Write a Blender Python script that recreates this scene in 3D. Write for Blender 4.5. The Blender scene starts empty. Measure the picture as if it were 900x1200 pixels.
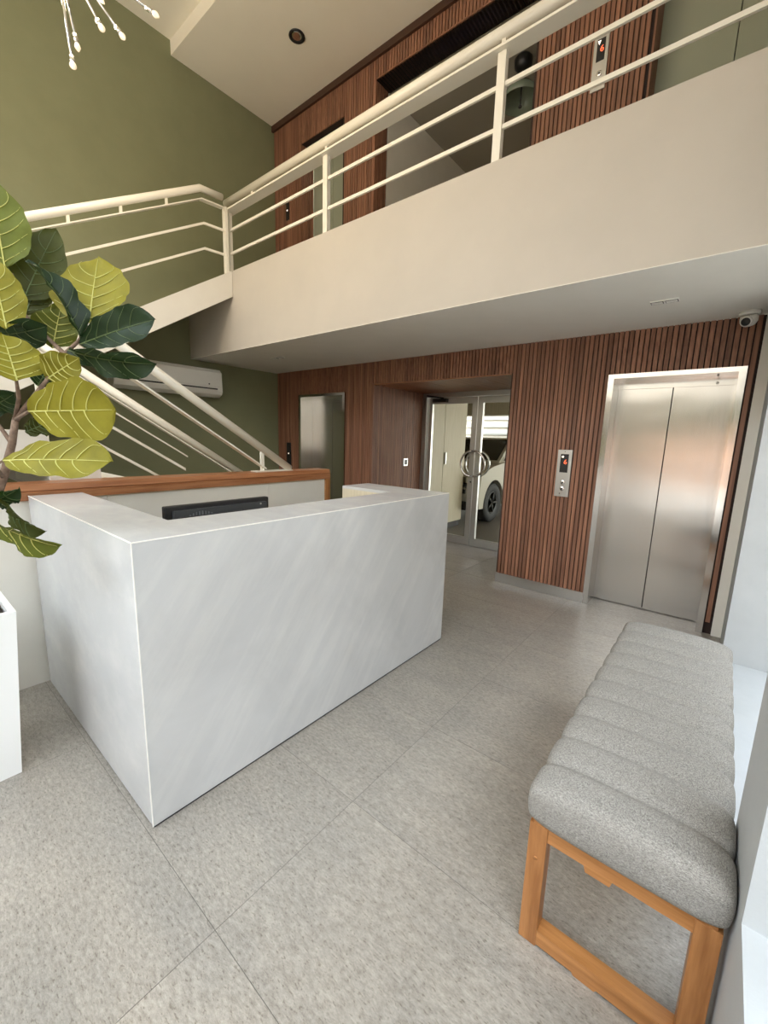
import bpy, bmesh, math, random
from mathutils import Vector, Matrix
random.seed(7)
PI = math.pi
S = bpy.context.scene
COL = S.collection

# ------------------------------------------------------------------ camera, sky, light, exposure
cam = bpy.data.cameras.new('camera')
cam.sensor_fit = 'VERTICAL'; cam.sensor_height = 24.0; cam.sensor_width = 18.0
cam.lens = 24.0 * 485.96 / 1200.0
cam.clip_start = 0.02; cam.clip_end = 200
co = bpy.data.objects.new('camera', cam); COL.objects.link(co)
Rr = ((0.77180302, 0.13319993, -0.62175387), (0.63518112, -0.11627541, 0.76356072), (0.02941155, -0.98424479, -0.1743478))
co.matrix_world = Matrix(((Rr[0][0], -Rr[0][1], -Rr[0][2], 0.0),
                          (Rr[1][0], -Rr[1][1], -Rr[1][2], 0.0),
                          (Rr[2][0], -Rr[2][1], -Rr[2][2], 1.5),
                          (0, 0, 0, 1)))
S.camera = co
S.view_settings.view_transform = 'Standard'
S.view_settings.look = 'None'
S.view_settings.gamma = 1.0
S.view_settings.use_curve_mapping = False
S.view_settings.exposure = 0.02
SKY = 9.0
w = bpy.data.worlds.new('overcast_sky'); S.world = w; w.use_nodes = True
wn = w.node_tree.nodes; wl = w.node_tree.links
bg = wn['Background']; bg.inputs['Strength'].default_value = SKY
tc = wn.new('ShaderNodeTexCoord'); sx = wn.new('ShaderNodeSeparateXYZ'); rp = wn.new('ShaderNodeValToRGB')
wl.new(tc.outputs['Generated'], sx.inputs[0]); wl.new(sx.outputs['Z'], rp.inputs[0]); wl.new(rp.outputs[0], bg.inputs['Color'])
rp.color_ramp.elements[0].position = 0.0; rp.color_ramp.elements[0].color = (1.0, 0.95, 0.86, 1)
rp.color_ramp.elements[1].position = 0.6; rp.color_ramp.elements[1].color = (0.80, 0.90, 1.0, 1)
S.cycles.use_denoising = True
S.cycles.max_bounces = 10; S.cycles.diffuse_bounces = 6; S.cycles.glossy_bounces = 5
S.cycles.transparent_max_bounces = 12
S.cycles.caustics_reflective = False; S.cycles.caustics_refractive = False
S.cycles.sample_clamp_indirect = 8.0

# ------------------------------------------------------------------ helpers
def mat(name, col, rough=0.6, metal=0.0, spec=0.5):
    m = bpy.data.materials.new(name); m.use_nodes = True
    b = m.node_tree.nodes['Principled BSDF']
    b.inputs['Base Color'].default_value = (*col, 1); b.inputs['Roughness'].default_value = rough
    b.inputs['Metallic'].default_value = metal; b.inputs['Specular IOR Level'].default_value = spec
    return m

def noisy(name, c1, c2, scale=(1, 1, 1), nscale=8.0, detail=6, rough=0.6, metal=0.0, bump=0.0, lo=0.35, hi=0.65, rnd=0.0,
          rough2=None, bump_scale=None, dist=0.0):
    """two colours mixed by stretched noise in object space; optional per-object shift and bump"""
    m = mat(name, c1, rough, metal); nt = m.node_tree; n = nt.nodes; l = nt.links; b = n['Principled BSDF']
    t = n.new('ShaderNodeTexCoord'); mp = n.new('ShaderNodeMapping'); mp.inputs['Scale'].default_value = scale
    l.new(t.outputs['Object'], mp.inputs['Vector'])
    src = mp.outputs[0]
    oi = n.new('ShaderNodeObjectInfo')
    if rnd >= 0:
        v = n.new('ShaderNodeVectorMath'); v.operation = 'MULTIPLY_ADD'
        cb = n.new('ShaderNodeCombineXYZ')
        l.new(oi.outputs['Random'], cb.inputs[0]); l.new(oi.outputs['Random'], cb.inputs[1]); l.new(oi.outputs['Random'], cb.inputs[2])
        l.new(cb.outputs[0], v.inputs[0]); v.inputs[1].default_value = (37, 53, 71); l.new(mp.outputs[0], v.inputs[2]); src = v.outputs[0]
    nz = n.new('ShaderNodeTexNoise'); nz.inputs['Scale'].default_value = nscale; nz.inputs['Detail'].default_value = detail
    nz.inputs['Roughness'].default_value = 0.6; nz.inputs['Distortion'].default_value = dist
    l.new(src, nz.inputs['Vector'])
    r = n.new('ShaderNodeValToRGB'); r.color_ramp.elements[0].position = lo; r.color_ramp.elements[1].position = hi
    r.color_ramp.elements[0].color = (*c1, 1); r.color_ramp.elements[1].color = (*c2, 1)
    l.new(nz.outputs['Fac'], r.inputs[0]); out = r.outputs[0]
    if rnd > 0:
        hs = n.new('ShaderNodeHueSaturation'); mr = n.new('ShaderNodeMapRange')
        mr.inputs['To Min'].default_value = 1 - rnd; mr.inputs['To Max'].default_value = 1 + rnd
        l.new(oi.outputs['Random'], mr.inputs['Value']); l.new(mr.outputs[0], hs.inputs['Value']); l.new(out, hs.inputs['Color']); out = hs.outputs[0]
    l.new(out, b.inputs['Base Color'])
    if rough2 is not None:
        mr2 = n.new('ShaderNodeMapRange'); mr2.inputs['To Min'].default_value = rough; mr2.inputs['To Max'].default_value = rough2
        l.new(nz.outputs['Fac'], mr2.inputs['Value']); l.new(mr2.outputs[0], b.inputs['Roughness'])
    if bump > 0:
        bp = n.new('ShaderNodeBump'); bp.inputs['Strength'].default_value = bump; bp.inputs['Distance'].default_value = 0.004
        if bump_scale:
            n2 = n.new('ShaderNodeTexNoise'); n2.inputs['Scale'].default_value = bump_scale; n2.inputs['Detail'].default_value = 4
            l.new(src, n2.inputs['Vector']); l.new(n2.outputs['Fac'], bp.inputs['Height'])
        else:
            l.new(nz.outputs['Fac'], bp.inputs['Height'])
        l.new(bp.outputs[0], b.inputs['Normal'])
    return m

class MB:
    def __init__(s): s.bm = bmesh.new()
    def box(s, x0, x1, y0, y1, z0, z1, bev=0.0, seg=2):
        vs = [s.bm.verts.new(p) for p in ((x0,y0,z0),(x1,y0,z0),(x1,y1,z0),(x0,y1,z0),(x0,y0,z1),(x1,y0,z1),(x1,y1,z1),(x0,y1,z1))]
        fs = [s.bm.faces.new([vs[i] for i in f]) for f in ((3,2,1,0),(4,5,6,7),(0,1,5,4),(1,2,6,5),(2,3,7,6),(3,0,4,7))]
        if bev > 0:
            es = list({e for f in fs for e in f.edges})
            bmesh.ops.bevel(s.bm, geom=es, offset=bev, segments=seg, affect='EDGES', profile=0.5)
        return s
    def prism(s, pts, axis, a, b):
        """extrude a polygon (2-D pts) along an axis from a to b"""
        def P(u, v, t): return {'x': (t, u, v), 'y': (u, t, v), 'z': (u, v, t)}[axis]
        A = [s.bm.verts.new(P(u, v, a)) for u, v in pts]; B = [s.bm.verts.new(P(u, v, b)) for u, v in pts]
        s.bm.faces.new(A); s.bm.faces.new(B[::-1]); k = len(pts)
        for i in range(k): s.bm.faces.new((A[i], B[i], B[(i+1) % k], A[(i+1) % k]))
        bmesh.ops.recalc_face_normals(s.bm, faces=s.bm.faces); return s
    def tube(s, path, r, seg=12, cap=True, closed=False):
        pts = [Vector(p) for p in path]; rs = r if isinstance(r, (list, tuple)) else [r] * len(pts); rings = []
        k = len(pts); prev = None
        for i, p in enumerate(pts):
            a = pts[i-1] if (i > 0 or closed) else p; b = pts[(i+1) % k] if (i < k-1 or closed) else p
            d = ((p - a).normalized() + (b - p).normalized()) if (i > 0 or closed) and (i < k-1 or closed) else (b - a)
            d.normalize()
            if prev is None:
                u = d.cross(Vector((0, 0, 1)))
                if u.length < 1e-3: u = d.cross(Vector((1, 0, 0)))
            else:
                u = prev - d * prev.dot(d)
            u.normalize(); v = d.cross(u); prev = u
            rings.append([s.bm.verts.new(p + (u * math.cos(2*PI*j/seg) + v * math.sin(2*PI*j/seg)) * rs[i]) for j in range(seg)])
        for i in range(k if closed else k-1):
            A = rings[i]; B = rings[(i+1) % k]
            for j in range(seg): s.bm.faces.new((A[j], A[(j+1) % seg], B[(j+1) % seg], B[j])).smooth = True
        if cap and not closed:
            s.bm.faces.new(rings[0][::-1]); s.bm.faces.new(rings[-1])
        return s
    def lathe(s, c, prof, seg=24, axis=(0, 0, 1)):
        """surface of revolution: prof = (radius, height) along axis from c"""
        ax = Vector(axis).normalized(); u = ax.orthogonal().normalized(); v = ax.cross(u); c = Vector(c); rings = []
        for r, h in prof:
            if r < 1e-5: rings.append([s.bm.verts.new(c + ax * h)])
            else: rings.append([s.bm.verts.new(c + ax*h + (u*math.cos(2*PI*j/seg) + v*math.sin(2*PI*j/seg))*r) for j in range(seg)])
        for A, B in zip(rings, rings[1:]):
            for j in range(seg):
                q = (j+1) % seg
                if len(A) == 1 and len(B) == 1: continue
                if len(A) == 1: f = s.bm.faces.new((A[0], B[q], B[j]))
                elif len(B) == 1: f = s.bm.faces.new((A[j], A[q], B[0]))
                else: f = s.bm.faces.new((A[j], A[q], B[q], B[j]))
                f.smooth = True
        for Rg in (rings[0], rings[-1]):
            if len(Rg) > 2: s.bm.faces.new(Rg)
        bmesh.ops.recalc_face_normals(s.bm, faces=s.bm.faces)
        return s
    def build(s, name, m, parent=None, smooth=False):
        me = bpy.data.meshes.new(name); s.bm.to_mesh(me); s.bm.free()
        if m: me.materials.append(m)
        if smooth:
            for p in me.polygons: p.use_smooth = True
        o = bpy.data.objects.new(name, me); COL.objects.link(o)
        if parent: attach(o, parent)
        return o

def attach(o, parent):
    o.parent = parent
    o.matrix_parent_inverse = Matrix.Translation(-Vector(parent.location)) if parent.rotation_euler[2] == 0 else parent.matrix_basis.inverted()

def tag(o, label, cat, group=None):
    o['label'] = label; o['category'] = cat
    if group: o['group'] = group
    return o
def struct(o, label=None, cat=None):
    o['kind'] = 'structure'
    if label: o['label'] = label; o['category'] = cat
    return o
def thing(name, loc, label, cat, group=None):
    o = bpy.data.objects.new(name, None); o.empty_display_size = 0.1; o.location = loc; COL.objects.link(o)
    return tag(o, label, cat, group)
def bx(name, m, parent, *b, bev=0.0): return MB().box(*b, bev=bev).build(name, m, parent)
def mesh_of(mb, name, m):
    o = mb.build(name, m); me = o.data; bpy.data.objects.remove(o); return me
def inst(name, src, loc, parent, scale=None):
    o = bpy.data.objects.new(name, src); COL.objects.link(o); o.location = loc
    if scale: o.scale = scale
    if parent: attach(o, parent)
    return o

# ------------------------------------------------------------------ materials
M = {}
M['green'] = noisy('sage_green_paint', (0.200, 0.205, 0.112), (0.216, 0.221, 0.122), nscale=3, rough=0.75, bump=0.15, bump_scale=220, rnd=-1)
M['white'] = noisy('white_wall_paint', (0.70, 0.67, 0.60), (0.74, 0.71, 0.64), nscale=2.5, rough=0.7, bump=0.10, bump_scale=200, rnd=-1)
M['ceil'] = noisy('ceiling_paint', (0.86, 0.81, 0.69), (0.88, 0.83, 0.71), nscale=2, rough=0.8, bump=0.08, bump_scale=180, rnd=-1)
M['soffit'] = noisy('brightened_soffit', (0.80, 0.77, 0.70), (0.83, 0.80, 0.73), nscale=2, rough=0.8, rnd=-1)  # slab underside paler than its edge, extra light put into the colour
M['fascia'] = noisy('mezzanine_paint', (0.50, 0.455, 0.39), (0.54, 0.49, 0.42), nscale=1.5, rough=0.7, bump=0.08, bump_scale=180, rnd=-1)
M['reveal'] = noisy('window_wall_paint', (0.41, 0.425, 0.43), (0.45, 0.465, 0.47), nscale=3, rough=0.65, bump=0.12, bump_scale=160, rnd=-1)
M['slat'] = noisy('stained_wood_slat', (0.185, 0.080, 0.046), (0.325, 0.155, 0.092), scale=(26, 26, 1.6), nscale=2.0, rough=0.55, rnd=0.22, bump=0.1)
M['slatback'] = mat('dark_slat_backing', (0.022, 0.010, 0.007), 0.8)
M['cornice'] = mat('dark_wood_cornice', (0.06, 0.026, 0.015), 0.5)
M['steel'] = None
M['alu'] = mat('satin_aluminium', (0.62, 0.62, 0.60), 0.35, 1.0)
M['chrome'] = mat('polished_chrome', (0.75, 0.74, 0.72), 0.12, 1.0)
M['dark'] = mat('black_plastic', (0.012, 0.012, 0.013), 0.4)
M['blackmat'] = mat('black_void', (0.006, 0.006, 0.006), 0.9)
M['rail'] = mat('cream_painted_steel', (0.80, 0.76, 0.66), 0.35)
M['marble'] = noisy('pale_marble', (0.50, 0.50, 0.495), (0.565, 0.565, 0.56), scale=(1, 1.2, 1.2), nscale=1.7, detail=11, rough=0.25, lo=0.34, hi=0.62, dist=0.5, rnd=-1)
def streaks(m):
    nt = m.node_tree; n = nt.nodes; l = nt.links; b = n['Principled BSDF']; src = b.inputs['Base Color'].links[0].from_socket
    t = n.new('ShaderNodeTexCoord'); mp = n.new('ShaderNodeMapping'); mp.inputs['Scale'].default_value = (3, 0.9, 8)
    m0 = n.new('ShaderNodeMapping'); m0.inputs['Rotation'].default_value = (-0.93, 0, 0)
    l.new(t.outputs['Object'], m0.inputs[0]); l.new(m0.outputs[0], mp.inputs[0]); q = n.new('ShaderNodeTexNoise'); q.inputs['Scale'].default_value = 1.6; q.inputs['Detail'].default_value = 8; q.inputs['Roughness'].default_value = 0.65
    l.new(mp.outputs[0], q.inputs['Vector']); r = n.new('ShaderNodeValToRGB'); r.color_ramp.elements[0].position = 0.46; r.color_ramp.elements[1].position = 0.80
    r.color_ramp.elements[0].color = (0.985, 0.985, 0.985, 1); r.color_ramp.elements[1].color = (1.14, 1.13, 1.10, 1); l.new(q.outputs['Fac'], r.inputs[0])
    mx = n.new('ShaderNodeMix'); mx.data_type = 'RGBA'; mx.blend_type = 'MULTIPLY'; mx.inputs['Factor'].default_value = 1
    l.new(src, mx.inputs['A']); l.new(r.outputs[0], mx.inputs['B']); l.new(mx.outputs['Result'], b.inputs['Base Color'])
streaks(M['marble'])
M['edge'] = mat('white_edge_strip', (0.86, 0.84, 0.78), 0.4)
M['wood'] = noisy('oiled_teak', (0.26, 0.100, 0.026), (0.42, 0.185, 0.060), scale=(12, 1.0, 12), nscale=3.5, rough=0.4, bump=0.08, rnd=0.06)
M['wood_z'] = noisy('oiled_teak_upright', (0.26, 0.100, 0.026), (0.42, 0.185, 0.060), scale=(12, 12, 1.0), nscale=3.5, rough=0.4, bump=0.08, rnd=0.06)
M['wood_x'] = noisy('oiled_teak_cross', (0.30, 0.118, 0.030), (0.48, 0.215, 0.070), scale=(1.0, 12, 12), nscale=3.5, rough=0.4, bump=0.08, rnd=0.06)
M['capwood'] = noisy('red_brown_cap_wood', (0.26, 0.095, 0.035), (0.40, 0.175, 0.075), scale=(16, 0.9, 16), nscale=3.0, rough=0.35, bump=0.05, rnd=0.0)
M['laminate'] = noisy('pale_laminate', (0.52, 0.46, 0.335), (0.60, 0.54, 0.40), scale=(14, 14, 0.8), nscale=4, rough=0.5)
M['white_gloss'] = mat('white_car_paint', (0.52, 0.49, 0.41), 0.2)
M['ac'] = mat('white_plastic', (0.76, 0.74, 0.68), 0.4)
M['planter'] = mat('white_planter', (0.84, 0.84, 0.82), 0.45)
M['soil'] = noisy('dark_soil', (0.012, 0.009, 0.006), (0.04, 0.028, 0.018), nscale=40, rough=0.95, bump=0.6)
M['bark'] = noisy('fig_bark', (0.12, 0.075, 0.05), (0.24, 0.16, 0.11), scale=(1, 1, 1), nscale=40, rough=0.85, bump=0.5)
M['sage'] = mat('sage_painted_steel', (0.32, 0.345, 0.26), 0.4)
M['tyre'] = mat('tyre_rubber', (0.012, 0.012, 0.012), 0.7)
M['asphalt'] = noisy('pavement', (0.52, 0.49, 0.44), (0.62, 0.58, 0.52), nscale=30, rough=0.9)
M['brickwall'] = mat('street_wall_paint', (0.55, 0.33, 0.22), 0.8)
M['led_red'] = mat('led_red', (0.9, 0.1, 0.05), 0.5)
M['led_white'] = mat('led_white', (1, 0.9, 0.8), 0.5)
for k, c, s in (('led_red', (1.0, 0.16, 0.06), 1.6), ('led_white', (1.0, 0.85, 0.7), 1.6)):
    b = M[k].node_tree.nodes['Principled BSDF']; b.inputs['Emission Color'].default_value = (*c, 1); b.inputs['Emission Strength'].default_value = s

def steel(name, col=(0.58, 0.56, 0.53), rough=0.21):
    m = mat(name, col, rough, 1.0); nt = m.node_tree; n = nt.nodes; l = nt.links; b = n['Principled BSDF']
    t = n.new('ShaderNodeTexCoord'); mp = n.new('ShaderNodeMapping'); mp.inputs['Scale'].default_value = (160, 160, 2.0)
    l.new(t.outputs['Object'], mp.inputs[0]); nz = n.new('ShaderNodeTexNoise'); nz.inputs['Scale'].default_value = 3; nz.inputs['Detail'].default_value = 3
    l.new(mp.outputs[0], nz.inputs['Vector'])
    mr = n.new('ShaderNodeMapRange'); mr.inputs['To Min'].default_value = rough - 0.07; mr.inputs['To Max'].default_value = rough + 0.09
    l.new(nz.outputs['Fac'], mr.inputs['Value']); l.new(mr.outputs[0], b.inputs['Roughness'])
    # shallow waviness of thin sheet metal
    m3 = n.new('ShaderNodeMapping'); m3.inputs['Scale'].default_value = (1.2, 1.2, 2.5); l.new(t.outputs['Object'], m3.inputs[0])
    n3 = n.new('ShaderNodeTexNoise'); n3.inputs['Scale'].default_value = 1.3; n3.inputs['Detail'].default_value = 1; l.new(m3.outputs[0], n3.inputs['Vector'])
    ad = n.new('ShaderNodeMath'); ad.operation = 'MULTIPLY_ADD'; ad.inputs[1].default_value = 0.012
    l.new(nz.outputs['Fac'], ad.inputs[0]); l.new(n3.outputs['Fac'], ad.inputs[2])
    bp = n.new('ShaderNodeBump'); bp.inputs['Strength'].default_value = 0.25; bp.inputs['Distance'].default_value = 0.012
    l.new(ad.outputs[0], bp.inputs['Height']); l.new(bp.outputs[0], b.inputs['Normal'])
    return m
M['steel'] = steel('brushed_steel')
b = M['steel'].node_tree.nodes['Principled BSDF']; b.inputs['Anisotropic'].default_value = 0.75
tg = M['steel'].node_tree.nodes.new('ShaderNodeTangent'); tg.direction_type = 'RADIAL'; tg.axis = 'Z'; M['steel'].node_tree.links.new(tg.outputs[0], b.inputs['Tangent'])

M['steel_frame'] = steel('polished_steel_frame', (0.60, 0.58, 0.55), 0.13)

def floor_mat():
    m = mat('beige_stone_tile', (0.4, 0.37, 0.32), 0.3); nt = m.node_tree; n = nt.nodes; l = nt.links; b = n['Principled BSDF']
    t = n.new('ShaderNodeTexCoord'); oi = n.new('ShaderNodeObjectInfo'); mp = n.new('ShaderNodeMapping')
    l.new(t.outputs['Object'], mp.inputs[0]); mp.inputs['Scale'].default_value = (0.6, 1.5, 1)
    v = n.new('ShaderNodeVectorMath'); v.operation = 'MULTIPLY_ADD'; cb = n.new('ShaderNodeCombineXYZ')
    for i in range(3): l.new(oi.outputs['Random'], cb.inputs[i])
    l.new(cb.outputs[0], v.inputs[0]); v.inputs[1].default_value = (31, 47, 11); l.new(mp.outputs[0], v.inputs[2])
    def nz(sc, det, rgh=0.6):
        q = n.new('ShaderNodeTexNoise'); q.inputs['Scale'].default_value = sc; q.inputs['Detail'].default_value = det; q.inputs['Roughness'].default_value = rgh
        l.new(v.outputs[0], q.inputs['Vector']); return q
    a = nz(62, 7, 0.85); c = nz(4, 4); d = nz(110, 2, 0.5)
    r = n.new('ShaderNodeValToRGB'); r.color_ramp.elements[0].position = 0.3; r.color_ramp.elements[1].position = 0.7
    r.color_ramp.elements[0].color = (0.165, 0.146, 0.124, 1); r.color_ramp.elements[1].color = (0.445, 0.405, 0.352, 1)
    l.new(a.outputs['Fac'], r.inputs[0])
    r2 = n.new('ShaderNodeValToRGB'); r2.color_ramp.elements[0].position = 0.35; r2.color_ramp.elements[1].position = 0.7
    r2.color_ramp.elements[0].color = (0.90, 0.90, 0.90, 1); r2.color_ramp.elements[1].color = (1.06, 1.05, 1.03, 1)
    l.new(c.outputs['Fac'], r2.inputs[0])
    mx = n.new('ShaderNodeMix'); mx.data_type = 'RGBA'; mx.blend_type = 'MULTIPLY'; mx.inputs['Factor'].default_value = 1
    l.new(r.outputs[0], mx.inputs['A']); l.new(r2.outputs[0], mx.inputs['B'])
    r3 = n.new('ShaderNodeValToRGB'); r3.color_ramp.elements[0].position = 0.30; r3.color_ramp.elements[1].position = 0.40
    r3.color_ramp.elements[0].color = (0.62, 0.60, 0.57, 1); r3.color_ramp.elements[1].color = (1, 1, 1, 1); l.new(d.outputs['Fac'], r3.inputs[0])
    m2 = n.new('ShaderNodeMix'); m2.data_type = 'RGBA'; m2.blend_type = 'MULTIPLY'; m2.inputs['Factor'].default_value = 1
    l.new(mx.outputs['Result'], m2.inputs['A']); l.new(r3.outputs[0], m2.inputs['B'])
    l.new(m2.outputs['Result'], b.inputs['Base Color'])
    mr = n.new('ShaderNodeMapRange'); mr.inputs['To Min'].default_value = 0.22; mr.inputs['To Max'].default_value = 0.42
    l.new(a.outputs['Fac'], mr.inputs['Value']); l.new(mr.outputs[0], b.inputs['Roughness'])
    bp = n.new('ShaderNodeBump'); bp.inputs['Strength'].default_value = 0.12; bp.inputs['Distance'].default_value = 0.002
    l.new(a.outputs['Fac'], bp.inputs['Height']); l.new(bp.outputs[0], b.inputs['Normal'])
    return m
M['tile'] = floor_mat()
M['grout'] = mat('tile_grout', (0.13, 0.12, 0.10), 0.9)

def fabric_mat():
    m = mat('heather_grey_fabric', (0.5, 0.49, 0.47), 0.9, spec=0.2); nt = m.node_tree; n = nt.nodes; l = nt.links; b = n['Principled BSDF']
    t = n.new('ShaderNodeTexCoord'); out = []
    for sc in ((640, 170, 640), (170, 640, 640)):
        mp = n.new('ShaderNodeMapping'); mp.inputs['Scale'].default_value = sc; l.new(t.outputs['Object'], mp.inputs[0])
        q = n.new('ShaderNodeTexNoise'); q.inputs['Scale'].default_value = 1.0; q.inputs['Detail'].default_value = 2; l.new(mp.outputs[0], q.inputs['Vector']); out.append(q)
    ad = n.new('ShaderNodeMath'); ad.operation = 'ADD'; l.new(out[0].outputs['Fac'], ad.inputs[0]); l.new(out[1].outputs['Fac'], ad.inputs[1])
    r = n.new('ShaderNodeValToRGB'); r.color_ramp.elements[0].position = 0.36; r.color_ramp.elements[1].position = 0.64
    r.color_ramp.elements[0].color = (0.125, 0.116, 0.104, 1); r.color_ramp.elements[1].color = (0.37, 0.348, 0.315, 1)
    hv = n.new('ShaderNodeMath'); hv.operation = 'MULTIPLY'; hv.inputs[1].default_value = 0.5; l.new(ad.outputs[0], hv.inputs[0]); l.new(hv.outputs[0], r.inputs[0])
    l.new(r.outputs[0], b.inputs['Base Color'])
    bp = n.new('ShaderNodeBump'); bp.inputs['Strength'].default_value = 0.35; bp.inputs['Distance'].default_value = 0.002
    l.new(hv.outputs[0], bp.inputs['Height']); l.new(bp.outputs[0], b.inputs['Normal'])
    return m
M['fabric'] = fabric_mat()

def glass_mat(name, tint=(0.93, 0.95, 0.93), refl=0.10):
    m = bpy.data.materials.new(name); m.use_nodes = True; nt = m.node_tree; n = nt.nodes; l = nt.links
    n.remove(n['Principled BSDF']); o = n['Material Output']
    tr = n.new('ShaderNodeBsdfTransparent'); tr.inputs[0].default_value = (*tint, 1)
    gl = n.new('ShaderNodeBsdfGlossy'); gl.inputs['Roughness'].default_value = 0.02
    lw = n.new('ShaderNodeLayerWeight'); lw.inputs[0].default_value = 0.35
    mr = n.new('ShaderNodeMapRange'); mr.inputs['To Min'].default_value = refl * 0.5; mr.inputs['To Max'].default_value = 0.8
    l.new(lw.outputs['Facing'], mr.inputs['Value']); pw = n.new('ShaderNodeMath'); pw.operation = 'POWER'; pw.inputs[1].default_value = 2.0
    l.new(mr.outputs[0], pw.inputs[0])
    mx = n.new('ShaderNodeMixShader'); l.new(pw.outputs[0], mx.inputs[0]); l.new(tr.outputs[0], mx.inputs[1]); l.new(gl.outputs[0], mx.inputs[2])
    l.new(mx.outputs[0], o.inputs['Surface'])
    return m
M['glass'] = glass_mat('clear_door_glass')
M['carglass'] = mat('dark_car_glass', (0.01, 0.012, 0.012), 0.05)

def leaf_mat(name, top, under, rough):
    m = noisy(name, top, tuple(c * 1.35 for c in top), nscale=14, rough=rough, rnd=0.12)
    nt = m.node_tree; n = nt.nodes; l = nt.links; b = n['Principled BSDF']; o = n['Material Output']
    b.inputs['Specular IOR Level'].default_value = 0.25
    tl = n.new('ShaderNodeBsdfTranslucent'); tl.inputs[0].default_value = (*under, 1)
    mx = n.new('ShaderNodeMixShader'); mx.inputs[0].default_value = 0.22
    l.new(b.outputs[0], mx.inputs[1]); l.new(tl.outputs[0], mx.inputs[2]); l.new(mx.outputs[0], o.inputs['Surface'])
    return m
M['leaf_D'] = leaf_mat('dark_glossy_leaf', (0.012, 0.026, 0.009), (0.03, 0.07, 0.01), 0.45)
M['leaf_O'] = leaf_mat('olive_leaf', (0.042, 0.048, 0.010), (0.08, 0.10, 0.01), 0.6)
M['leaf_L'] = leaf_mat('mid_green_leaf', (0.088, 0.105, 0.014), (0.17, 0.19, 0.015), 0.6)
M['leaf_Y'] = leaf_mat('yellow_green_leaf', (0.185, 0.165, 0.015), (0.34, 0.30, 0.025), 0.6)
M['vein'] = mat('pale_leaf_vein', (0.50, 0.48, 0.13), 0.5)
M['vein_D'] = mat('green_leaf_vein', (0.10, 0.14, 0.045), 0.45)

# ------------------------------------------------------------------ key dimensions (metres)
XL, XR = -5.64, 0.15            # green wall face, right wall face
YB = 4.16                       # front of the slatted wall
YM = 2.795                      # front of the mezzanine
ZS, ZF = 2.455, 3.305           # soffit, top of the mezzanine edge
ZC = 5.83                       # high ceiling
YF = -2.6                       # glazed street front
E1 = (-5.10, -4.13); E2 = (-0.895, 0.028); NI = (-3.62, -1.79)   # ground openings: lift, lift, door niche
ZE, ZN = 2.105, 2.185
U1 = (-5.03, -4.235); UO = (-3.695, -1.80); U2 = (-0.86, 0.0); ZU1, ZUO, ZU2 = 5.40, 5.56, 5.40

# ------------------------------------------------------------------ floor
fl = struct(bx('floor', M['grout'], None, XL, 0.62, YF, 5.5, -0.12, -0.0015))
TX, TY = 1.2, 0.61
tile_me = mesh_of(MB().box(-TX/2 + 0.001, TX/2 - 0.001, -TY/2 + 0.001, TY/2 - 0.001, -0.008, 0.0), 'floor_tile', M['tile'])
def cut_tile(x0, x1, y0, y1):
    inst('floor_tile', tile_me, ((x0+x1)/2, (y0+y1)/2, 0), fl, ((x1-x0)/TX, (y1-y0)/TY, 1))
xs = [-1.02 + TX*i for i in range(-4, 2)]; ys = [0.493 + TY*i for i in range(-6, 10)]
for i, x in enumerate(xs):
    for y in ys:
        x0, x1, y0, y1 = max(x, XL), min(x + TX, XR), max(y, YF), min(y + TY, 5.36)
        if x1 - x0 > 0.03 and y1 - y0 > 0.03: cut_tile(x0, x1, y0, y1)

# ------------------------------------------------------------------ walls and ceilings
struct(bx('wall_left', M['green'], None, XL - 0.2, XL, YF, 6.6, 0, 6.1))
wr = MB()
RX = 0.62
wr.box(XR, RX, 3.58, 4.45, 0, ZC)                       # by the slatted wall
wr.box(XR, RX, 1.36, 3.58, -0.1, 0.05)                  # low threshold of the first recess
wr.box(XR, RX, 1.36, 3.58, 2.36, ZC)
wr.box(XR, RX, 1.02, 1.36, 0, ZC)                       # pier between the recesses
wr.box(XR, RX, -2.0, 1.02, 0, 0.54)                     # sill of the second recess
wr.box(XR, RX, -2.0, 1.02, 4.4, ZC)
wr.box(XR, RX, YF, -2.0, 0, ZC)
struct(wr.build('wall_right', M['reveal']))
for nme, (y0, y1, z0, z1) in (('window_1', (1.36, 3.58, 0.05, 2.36)), ('window_2', (-2.0, 1.02, 0.54, 4.4))):
    f = MB(); t = 0.045
    f.box(0.56, 0.61, y0, y0+t, z0, z1); f.box(0.56, 0.61, y1-t, y1, z0, z1)
    f.box(0.56, 0.61, y0+t, y1-t, z0, z0+t); f.box(0.56, 0.61, y0+t, y1-t, z1-t, z1)
    f.box(0.56, 0.61, (y0+y1)/2 - t/2, (y0+y1)/2 + t/2, z0+t, z1-t)
    struct(f.build(nme, M['alu']))
# white strip closing the slats at the right wall
struct(bx('trim_1', M['white'], None, 0.085, XR, YB - 0.012, YB + 0.2, 0, ZS))

# street front: steel mullions of the glazed front
wf = MB()
for x in (XL, -4.2, -2.75, -1.3, 0.10): wf.box(x, x + 0.06, YF - 0.1, YF, 0, 6.0)
for z in (0.0, 0.95, 2.5, 4.2, 5.9): wf.box(XL, XR, YF - 0.09, YF - 0.01, z, z + 0.07)
struct(wf.build('wall_front', M['alu']))
struct(bx('light_blocker_front', M['white'], None, XL, -1.28, YF - 0.12, YF - 0.1, 0, 2.57))  # unseen solid panel added to cut front light on the desk side

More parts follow.
